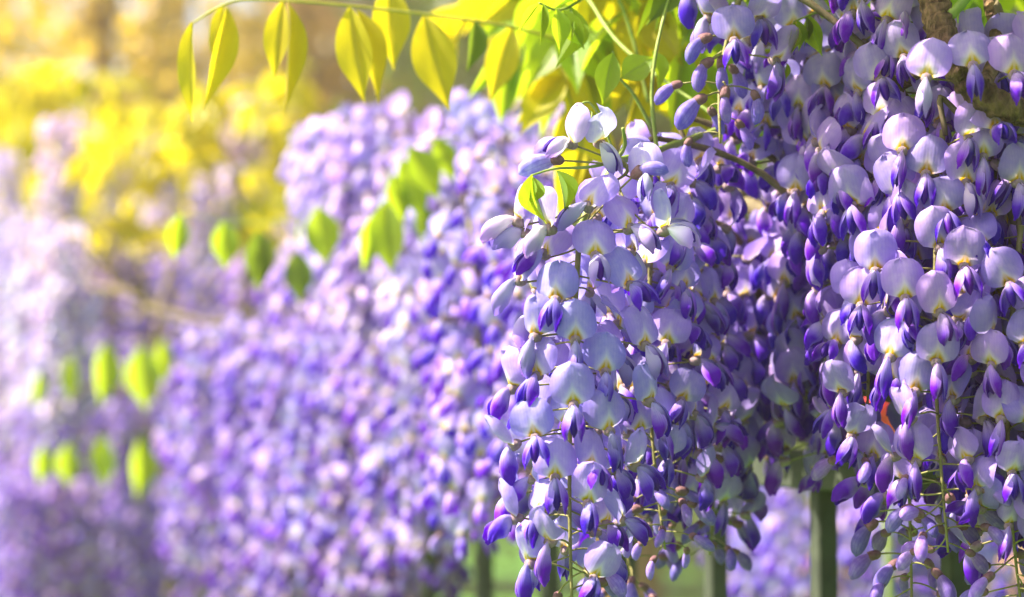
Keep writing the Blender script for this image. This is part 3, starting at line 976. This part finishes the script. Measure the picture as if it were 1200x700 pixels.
patch('blue-lilac raceme on the far side of the fence seen between the bars', 'racemes across the fence',
      [(900, 560, 2.7, 0.16), (930, 570, 2.6, 0.13), (1000, 560, 2.7, 0.15), (1040, 570, 2.6, 0.16), (1090, 550, 2.6, 0.18), (1160, 560, 2.5, 0.2), (870, 540, 2.8, 0.15)],
      (0.95, 0.95, 1.02), 54, 8)

# twigs from every raceme to the woody stems
for root, top in RACEMES:
    if root.location == wb.location or root == rA:
        continue
    q = min(MAIN, key=lambda m: (m - top).length + abs(m.y - top.y))
    mid = (top + q) / 2 + Vector((0, 0, 0.02 + 0.15 * (top - q).length))
    stem([top + Vector((0, 0, -0.004)), top + Vector((0, 0.004, 0.016)), mid, q], (0.0014, 0.0026), 6, M_TWIG, 'twig', 0.04, 6)

# ------------------------------------------------------------------ leaves that can be told apart
def lf(bx, by, tx, ty, wpx, D, face=None, var=None, key=None, dt=0.0):
    b, t = P(bx, by, D), P(tx, ty, D + dt)
    r = (b, t, wpx * K * D, face, var)
    return r + (key,) if key else r


FR = (0.1, -1, 0.15)
compound_leaf('long yellow-green leaf stalk with leaflets hanging over the middle mound',
              [P(660, 48, 1.60), P(600, 32, 1.57), P(520, 20, 1.54), P(400, 6, 1.51), P(300, 0, 1.49), P(262, 6, 1.48), P(222, 30, 1.47)],
              [lf(226, 26, 222, 142, 30, 1.47, (-0.7, -1, 0.1), 2), lf(266, 6, 243, 130, 32, 1.48, (0.7, -1, 0.2), 0), lf(262, 4, 256, 92, 28, 1.49, (-0.5, -1, 0.1), 2),
               lf(332, 1, 320, 94, 34, 1.50, (-0.3, -1, 0.1), 2), lf(337, 1, 340, 134, 26, 1.505, (0.8, -1, 0), 0),
               lf(410, 8, 426, 122, 46, 1.51, (-0.3, -1, 0.1), 2), lf(418, 10, 448, 120, 34, 1.52, (0.6, -1, 0), 0),
               lf(455, -20, 462, 82, 46, 1.55, FR, 2), lf(497, 18, 526, 130, 54, 1.54, (-0.2, -1, 0.2), 2), lf(556, 24, 552, 84, 28, 1.56, (0.5, -1, 0), 1, 'd'),
               lf(600, 30, 574, 120, 40, 1.6, FR, 2)], 'y', M_SHOOT_Y)
compound_leaf('lime green leaf with narrow half-unfolded leaflets in the treetop tangle',
              [P(705, -25, 1.40), P(680, 0, 1.38), P(655, 12, 1.36), P(632, 4, 1.34)],
              [lf(632, 4, 606, 38, 14, 1.34, FR, 4), lf(636, 4, 634, 54, 14, 1.34, FR, 4), lf(652, 10, 658, 62, 26, 1.35, (0.4, -1, 0.2), 0), lf(660, 12, 684, 58, 30, 1.36, (-0.3, -1, 0.2), 1),
               lf(668, 8, 660, 80, 26, 1.37, (0.7, -1, 0), 3), lf(690, -8, 640, 12, 16, 1.38, FR, 4)], 'g')
compound_leaf('pale green leaf with two oval leaflets on a thin shoot beside the bud shoot',
              [P(764, 150, 1.375), P(742, 110, 1.372), P(724, 88, 1.37), P(718, 60, 1.37)],
              [lf(718, 62, 706, 122, 32, 1.365, (0, -1, 0.35), 0), lf(728, 92, 768, 66, 36, 1.37, (0, -1, 0.3), 2), lf(764, 60, 776, 104, 24, 1.37, (0.5, -1, 0.2), 1)], 'g')
compound_leaf('young leaf with two folded drooping leaflets over the sharp pale lilac raceme',
              [P(722, 189, 1.284), P(690, 196, 1.27), P(650, 198, 1.258), P(622, 206, 1.252)],
              [lf(624, 204, 634, 264, 22, 1.25, (-0.7, -1, 0.2), 3), lf(622, 206, 618, 246, 18, 1.252, (0.5, -1, 0), 4), lf(652, 200, 668, 250, 19, 1.256, (0.6, -1, 0.3), 3), lf(664, 240, 662, 252, 8, 1.26, FR, 4)], 'g', r0=0.001)
compound_leaf('drooping leaflet pair with a dark leaf fold between the blue-lilac blooms',
              [P(990, 14, 1.36), P(962, 14, 1.352), P(944, 20, 1.347), P(930, 26, 1.345)],
              [lf(930, 26, 922, 72, 20, 1.343, FR, 4), lf(934, 24, 938, 60, 16, 1.345, FR, 3), lf(948, 18, 962, 66, 26, 1.348, (-0.4, -1, 0.2), 1), lf(944, 20, 944, 56, 10, 1.35, FR, 4, 'd'), lf(922, 74, 918, 98, 10, 1.345, FR, 4)], 'g', r0=0.0009)
compound_leaf('lit green leaflet standing alone in the shady hollow', [P(880, 250, 1.56), P(888, 265, 1.54), P(896, 276, 1.53)],
              [lf(896, 276, 960, 300, 34, 1.52, (0.1, -0.6, 1), 2), lf(890, 268, 870, 300, 20, 1.54, FR, 1)], 'g')
compound_leaf('broad green leaf among loose leaflets behind the bud shoot', [P(860, 0, 1.55), P(830, 30, 1.55), P(800, 60, 1.54)],
              [lf(840, 30, 850, 130, 56, 1.54, FR, 2), lf(820, 44, 836, 95, 60, 1.55, FR, 0), lf(800, 60, 790, 150, 50, 1.53, FR, 1), lf(866, 60, 885, 130, 44, 1.56, (0.6, -1, 0.2), 2, 'd')], 'g')
compound_leaf('green leaf with four drooping leaflets beside the first clear fence bar clump',
              [P(540, 160, 2.0), P(500, 165, 1.98), P(478, 175, 1.96), P(455, 205, 1.95), P(440, 250, 1.95)],
              [lf(480, 172, 516, 236, 40, 1.94, FR, 0), lf(470, 186, 498, 262, 36, 1.95, FR, 2), lf(460, 205, 474, 262, 34, 1.95, FR, 1), lf(452, 235, 458, 322, 46, 1.94, (-0.3, -1, 0.1), 2),
               lf(445, 245, 425, 320, 30, 1.96, FR, 0), lf(510, 160, 534, 215, 30, 1.98, FR, 0), lf(490, 240, 512, 300, 30, 1.97, FR, 0, 'd')], 'g')
compound_leaf('row of olive green leaflets dangling in front of the middle curtain',
              [P(410, 215, 2.25), P(375, 240, 2.22), P(350, 255, 2.2), P(300, 262, 2.2), P(262, 258, 2.2), P(205, 250, 2.2)],
              [lf(374, 242, 383, 314, 44, 2.2, (0, -1, 0.5), 2), lf(348, 294, 352, 358, 36, 2.2, FR, 0, 'd'), lf(305, 268, 303, 346, 38, 2.2, FR, 1, 'd'), lf(263, 258, 265, 318, 34, 2.2, FR, 0),
               lf(212, 252, 204, 306, 30, 2.2, FR, 1), lf(352, 255, 348, 296, 6, 2.2, FR, 4)], 'g')
for lb, pts, ls in (('upper row of sunlit lime leaflets hanging before the far gap', [P(210, 395, 3.04), P(165, 402, 3.01), P(120, 404, 3.01), P(80, 418, 3.01), P(40, 438, 3.01)],
                     [(120, 402, 122, 478, 38), (165, 406, 172, 484, 46), (85, 418, 82, 474, 26), (46, 436, 42, 480, 20), (190, 398, 196, 450, 24)]),
                    ('lower row of sunlit lime leaflets hanging before the far gap', [P(205, 495, 3.04), P(163, 512, 3.01), P(122, 512, 3.01), P(80, 520, 3.01), P(46, 522, 3.01)],
                     [(50, 522, 48, 570, 27), (80, 520, 80, 572, 31), (122, 512, 124, 574, 34), (163, 514, 165, 588, 38)])):
    compound_leaf(lb, pts, [lf(a, b, c, d, wd, 3.0 + 0.05 * (k % 3), (0.5 - 0.4 * (k % 3), -1, 0.2), (k * 2 + 1) % 3, 'g') for k, (a, b, c, d, wd) in enumerate(ls)], 'y')

# loose compound leaves over the near clump and the far mounds
rl = random.Random(21)
for k in range(16):
    px, py, D = rl.uniform(610, 850), rl.uniform(-90, 60), rl.uniform(1.5, 1.8)
    b = P(px, py, D)
    d = Vector((rl.uniform(-0.5, 0.6), rl.uniform(-0.5, 0.5), rl.uniform(-0.8, 0.1))).normalized() * 0.10
    compound_leaf('yellow-green backlit leaf in the leafy tangle over the near clump', [b, b + d * 0.5 + Vector((0, 0, 0.012)), b + d], [], 'y' if k % 3 else 'g',
                  group='leaves of the near tangle', auto=(4, 0.055, 0.024))
for k in range(10):
    px, py, D = rl.uniform(820, 1210), rl.uniform(-40, 260), rl.uniform(1.5, 1.7)
    b = P(px, py, D)
    d = Vector((rl.uniform(-1, 1), rl.uniform(-0.5, 0.5), rl.uniform(-0.8, 0.1))).normalized() * 0.11
    compound_leaf('shaded green leaf deep behind the woody branch', [b, b + d * 0.5 + Vector((0, 0, 0.012)), b + d], [], 'd', group='shaded leaves behind the branch', auto=(4, 0.045, 0.022))
for k in range(84):
    px = rl.uniform(-40, 360)
    D = rl.uniform(3.8, 5.0)
    lo = 190 if px < 110 else 300 if px < 300 else 240
    if px < 110:
        D = rl.uniform(4.6, 5.6)
    py = rl.uniform(105, lo)
    b = P(px, py, D)
    d = Vector((rl.uniform(-1, 1), rl.uniform(-1, 0.5), rl.uniform(-0.5, 0.3))).normalized() * 0.16
    compound_leaf('bright yellow leaf in the sunlit foliage topping the far clump', [b, b + d * 0.5 + Vector((0, 0, 0.02)), b + d], [], 'y',
                  group='sunlit leaves over the far clump', auto=(5, 0.065, 0.027))

# leaves added above the frame to shade the near clump
def added_shade_leaves(n, seed):
    r = random.Random(seed)
    mb = MB()
    for _ in range(n):
        b = Vector((r.uniform(0.03, 0.46), r.uniform(1.22, 1.75), r.uniform(1.455, 1.62)))
        y = Vector((r.uniform(-1, 1), r.uniform(-1, 1), r.uniform(-0.6, 0.1))).normalized()
        z = Vector((r.uniform(-.6, .6), r.uniform(-.6, .6), 1)).normalized()
        z = (z - y * z.dot(y)).normalized()
        x = y.cross(z)
        L, W2 = r.uniform(0.04, 0.06), r.uniform(0.009, 0.013)
        V, UV = [], []
        for (v, w_) in ((0, 0.05), (0.25, 0.85), (0.5, 1.0), (0.78, 0.5), (1, 0.03)):
            for s_ in (-1, 0, 1):
                V.append(b + y * (v * L) + x * (s_ * w_ * W2) + z * (abs(s_) * w_ * 0.004 - 0.012 * v * v) - V0)
                UV.append((0.5 + s_ * 0.5, v))
        mb.add(V, grid_faces(3, 5), UV)
    return mb.mesh('added_shade_foliage', [M_LEAF_G])


tf = link('added_shade_foliage', added_shade_leaves(760, 3), vine)
tf['kind'] = 'stuff'

# ------------------------------------------------------------------ garden beyond
def leaf_cloud(n, blobs, size, seed):
    r = np.random.default_rng(seed)
    per = [max(20, int(n * b[1][0] * b[1][1] * b[1][2] / sum(c[1][0] * c[1][1] * c[1][2] for c in blobs))) for b in blobs]
    V, F, UV = [], [], []
    for (c, rad), m in zip(blobs, per):
        q = r.normal(size=(m, 3))
        q /= np.linalg.norm(q, axis=1)[:, None]
        q *= (0.35 + 0.7 * r.random((m, 1)) ** 0.5)
        q = q * np.array(rad) + np.array(c)
        a = r.normal(size=(m, 3)); a[:, 2] -= 0.5
        a /= np.linalg.norm(a, axis=1)[:, None]
        b = np.cross(a, r.normal(size=(m, 3)))
        b /= np.linalg.norm(b, axis=1)[:, None]
        s = size * (0.6 + 0.8 * r.random((m, 1)))
        nrm = np.cross(a, b)
        i0 = len(V)
        pts = np.stack([q, q + a * s * 0.5 + b * s * 0.3 + nrm * s * .08, q + a * s, q + a * s * 0.5 - b * s * 0.3 + nrm * s * .08], axis=1).reshape(-1, 3)
        V += pts.tolist()
        F += [(i0 + 4 * k, i0 + 4 * k + 1, i0 + 4 * k + 2, i0 + 4 * k + 3) for k in range(m)]
        UV += [(0.5, 0), (1, 0.5), (0.5, 1), (0, 0.5)] * m
    return V, F, UV


def tree(name, label, cat, base, h, tr, crown, mat, n, size, seed, limbs=5, group=None, bark=None):
    """crown: list of (offset, radii) relative to the base"""
    r = random.Random(seed)
    root = bpy.data.objects.new(name, None)
    COL.objects.link(root)
    root.location = base
    tag(root, label, cat, group)
    mb = MB()
    top = Vector((r.uniform(-.2, .2), r.uniform(-.2, .2), h))
    pts = curve([(0, 0, -0.05), (r.uniform(-.06, .06), 0, h * 0.3), (r.uniform(-.1, .1), r.uniform(-.1, .1), h * 0.65), top], 6)
    mb.tube(pts, [tr * (1.15 - 0.75 * i / len(pts)) for i in range(len(pts))], 10, jit=0.05)
    for k in range(limbs):
        c = crown[k % len(crown)][0]
        s = pts[int(len(pts) * r.uniform(0.45, 0.85))]
        e = Vector(c) + Vector((r.uniform(-.3, .3), r.uniform(-.3, .3), r.uniform(-.1, .3)))
        mb.tube(curve([s, (s + e) / 2 + Vector((0, 0, 0.15)), e], 5), [tr * 0.35, tr * 0.33, tr * 0.3, tr * .27, tr * .24, tr * .21, tr * .18, tr * .15, tr * .12, tr * .1, tr * .06], 6)
    link('trunk', mb.mesh('trunk', [bark or M_TRUNK]), root)
    V, F, UV = leaf_cloud(n, crown, size, seed)
    link('crown', mesh('crown', V, F, [mat], UV, None, False), root)
    return root


M_TRUNK = rough_mat('trunk_bark', (0.16, 0.085, 0.03), (0.26, 0.15, 0.06), 9, 0.9, 1.0, 0.03, stretch=(1, 1, 0.25))
M_TY = leaf_mat('tree_leaf_glow', (0.42, 0.32, 0.07), (0.52, 0.38, 0.09), (0.85, 0.60, 0.06), 0.55)  # golden glow of the upper left is put into this leaf colour
M_TB = leaf_mat('tree_leaf_bronze', (0.10, 0.07, 0.015), (0.15, 0.10, 0.02), (0.42, 0.26, 0.03), 0.45)
M_TG = leaf_mat('tree_leaf_green', (0.045, 0.085, 0.02), (0.07, 0.12, 0.025), (0.20, 0.30, 0.03), 0.45)


def gp(px, D):
    p = P(px, 482, D)
    return Vector((p.x, p.y, 0))


tree('garden_tree', 'stout brown tree trunk with bronze foliage beyond the middle mound', 'tree', gp(372, 11), 4.6, 0.24,
     [((0.1, 0, 4.4), (1.1, 1.2, 0.8)), ((0.7, 0.2, 2.9), (0.6, 0.6, 0.6)), ((0.35, -0.3, 2.0), (0.6, 0.5, 0.7)), ((-0.1, 0.3, 2.4), (0.5, 0.5, 0.8)), ((0.1, -0.4, 2.5), (0.7, 0.4, 0.6))], M_TB, 14000, 0.085, 1)
tree('garden_tree', 'slender tan tree trunk with glow-tinted yellow leaves behind the far clump', 'tree', gp(200, 13), 4.8, 0.22,
     [((0.3, 0, 4.8), (1.0, 1.0, 0.6)), ((-0.7, 0.2, 3.6), (0.5, 0.6, 0.4)), ((0.6, 0, 3.1), (0.4, 0.5, 0.35))], M_TY, 1500, 0.10, 2, bark=rough_mat('tan_bark', (0.34, 0.23, 0.13), (0.46, 0.33, 0.20), 9, 0.9, 1.0, 0.03, stretch=(1, 1, 0.25)))
tree('garden_tree', 'tree with glow-tinted yellow leaves at the end of the fence', 'tree', gp(-40, 9.5), 4.2, 0.11,
     [((0.1, 0, 3.6), (1.1, 1.0, 0.7)), ((0.35, 0.1, 2.5), (0.5, 0.5, 0.35)), ((-0.4, 0, 2.2), (0.5, 0.5, 0.5))], M_TY, 1500, 0.10, 3)
tree('garden_tree', 'rounded green tree standing behind the leafy tangle', 'tree', gp(735, 9), 4.0, 0.14,
     [((0, 0, 3.2), (1.2, 1.1, 0.9)), ((0.5, 0, 2.2), (0.8, 0.8, 0.7)), ((-0.5, 0.2, 2.2), (0.6, 0.7, 0.6)), ((0.9, 0, 3.0), (0.9, 0.8, 0.7))], M_TG, 6000, 0.10, 4)
tree('garden_tree', 'dark green tree behind the near clump', 'tree', gp(1010, 8), 3.8, 0.14,
     [((0, 0, 3.0), (1.2, 1.1, 0.9)), ((0.4, 0, 2.0), (0.9, 0.8, 0.7)), ((-0.6, 0.2, 2.1), (0.7, 0.7, 0.6))], M_TG, 6000, 0.09, 5)
tree('garden_tree', 'tree with painted golden glow in its leaves rising just behind the far yellow foliage', 'tree', gp(120, 7.5), 2.9, 0.06,
     [((-0.25, 0, 2.55), (0.36, 0.4, 0.30)), ((0.28, 0.1, 2.35), (0.30, 0.35, 0.26)), ((0.05, 0, 3.0), (0.5, 0.5, 0.3)), ((-0.1, 0.1, 2.05), (0.40, 0.35, 0.22)), ((0.35, 0, 1.9), (0.3, 0.3, 0.25))], M_TY, 1250, 0.085, 8)
tree('bronze_shrub', 'low bronze shrub at the foot of the slender tan trunk', 'shrub', gp(330, 12), 1.4, 0.05,
     [((0, 0, 1.5), (0.5, 0.6, 0.7)), ((0.6, 0.1, 1.3), (0.6, 0.8, 0.7)), ((0.3, 0.2, 2.2), (0.5, 0.6, 0.6))], M_TB, 6000, 0.09, 6)
tree('bronze_shrub', 'tall bronze shrub beside the stout brown trunk', 'shrub', gp(470, 10), 1.8, 0.05,
     [((0, 0, 1.7), (0.8, 0.7, 0.9)), ((0.5, 0.1, 2.4), (0.5, 0.5, 0.6)), ((-0.3, 0, 1.0), (0.6, 0.6, 0.6))], M_TB, 6500, 0.09, 7)
for k, (px, D, s) in enumerate([(60, 16, 1.3), (380, 17, 1.5), (700, 16, 1.4), (1000, 15, 1.3), (1300, 14, 1.4), (-250, 15, 1.4)]):
    tree('hedge_shrub', 'broad green shrub in the row closing off the lawn', 'shrub', gp(px, D), 1.5, 0.06,
         [((0, 0, 1.0 * s), (1.5, 0.8, 0.8 * s)), ((1.0, 0.1, 0.7 * s), (1.1, 0.8, 0.6 * s)), ((-1.0, 0, 0.8 * s), (1.1, 0.8, 0.7 * s))], M_TG, 4200, 0.12, 20 + k, group='shrubs closing off the lawn')

# a red bloom glimpsed through the racemes
root = bpy.data.objects.new('red_tulip', None)
COL.objects.link(root)
c0 = P(1035, 487, 2.3)
root.location = (c0.x, c0.y, 0)
tag(root, 'red flower glimpsed through a gap in the shaded racemes', 'flower')
mb = MB()
mb.tube(curve([(0, 0, -0.02), (0.02, 0, 0.5), (0, 0, c0.z - 0.02)], 5), 0.004, 6)
link('stem', mb.mesh('stem', [M_SHOOT]), root)
M_RED = rough_mat('red_petal', (0.62, 0.03, 0.05), (0.75, 0.10, 0.08), 40, 0.5)
for k in range(6):
    a = k * math.pi / 3
    mb = MB()
    V, F, UV = [], grid_faces(5, 6), []
    for j in range(6):
        v = j / 5
        for i in range(5):
            s = -1 + i / 2
            rr_ = 0.010 + 0.014 * math.sin(math.pi * v * 0.8)
            aa = a + s * 0.6 * math.sin(math.pi * min(1, v * 0.85 + 0.1))
            V.append((math.cos(aa) * rr_, math.sin(aa) * rr_, v * 0.05))
    mb.add(V, F)
    link('petal', mb.mesh('petal', [M_RED]), root, (0, 0, c0.z - 0.02))

# ------------------------------------------------------------------ haze added for the warm glow
HAZE = 0.010
if HAZE > 0:
    mb = MB()
    mb.box((0, 42, 3.0), 72, 50, 4.0)
    hm, hn, hl = newmat('haze')
    pv = N(hn, 'ShaderNodeVolumePrincipled')
    pv.inputs['Color'].default_value = (1.0, 0.86, 0.62, 1)
    pv.inputs['Density'].default_value = HAZE
    pv.inputs['Anisotropy'].default_value = 0.35
    ho = N(hn, 'ShaderNodeOutputMaterial')
    hl.new(pv.outputs[0], ho.inputs['Volume'])
    hz_ = link('haze', mb.mesh('haze', [hm], False))
    tag(hz_, 'warm haze added over the garden for its glow', kind='stuff')
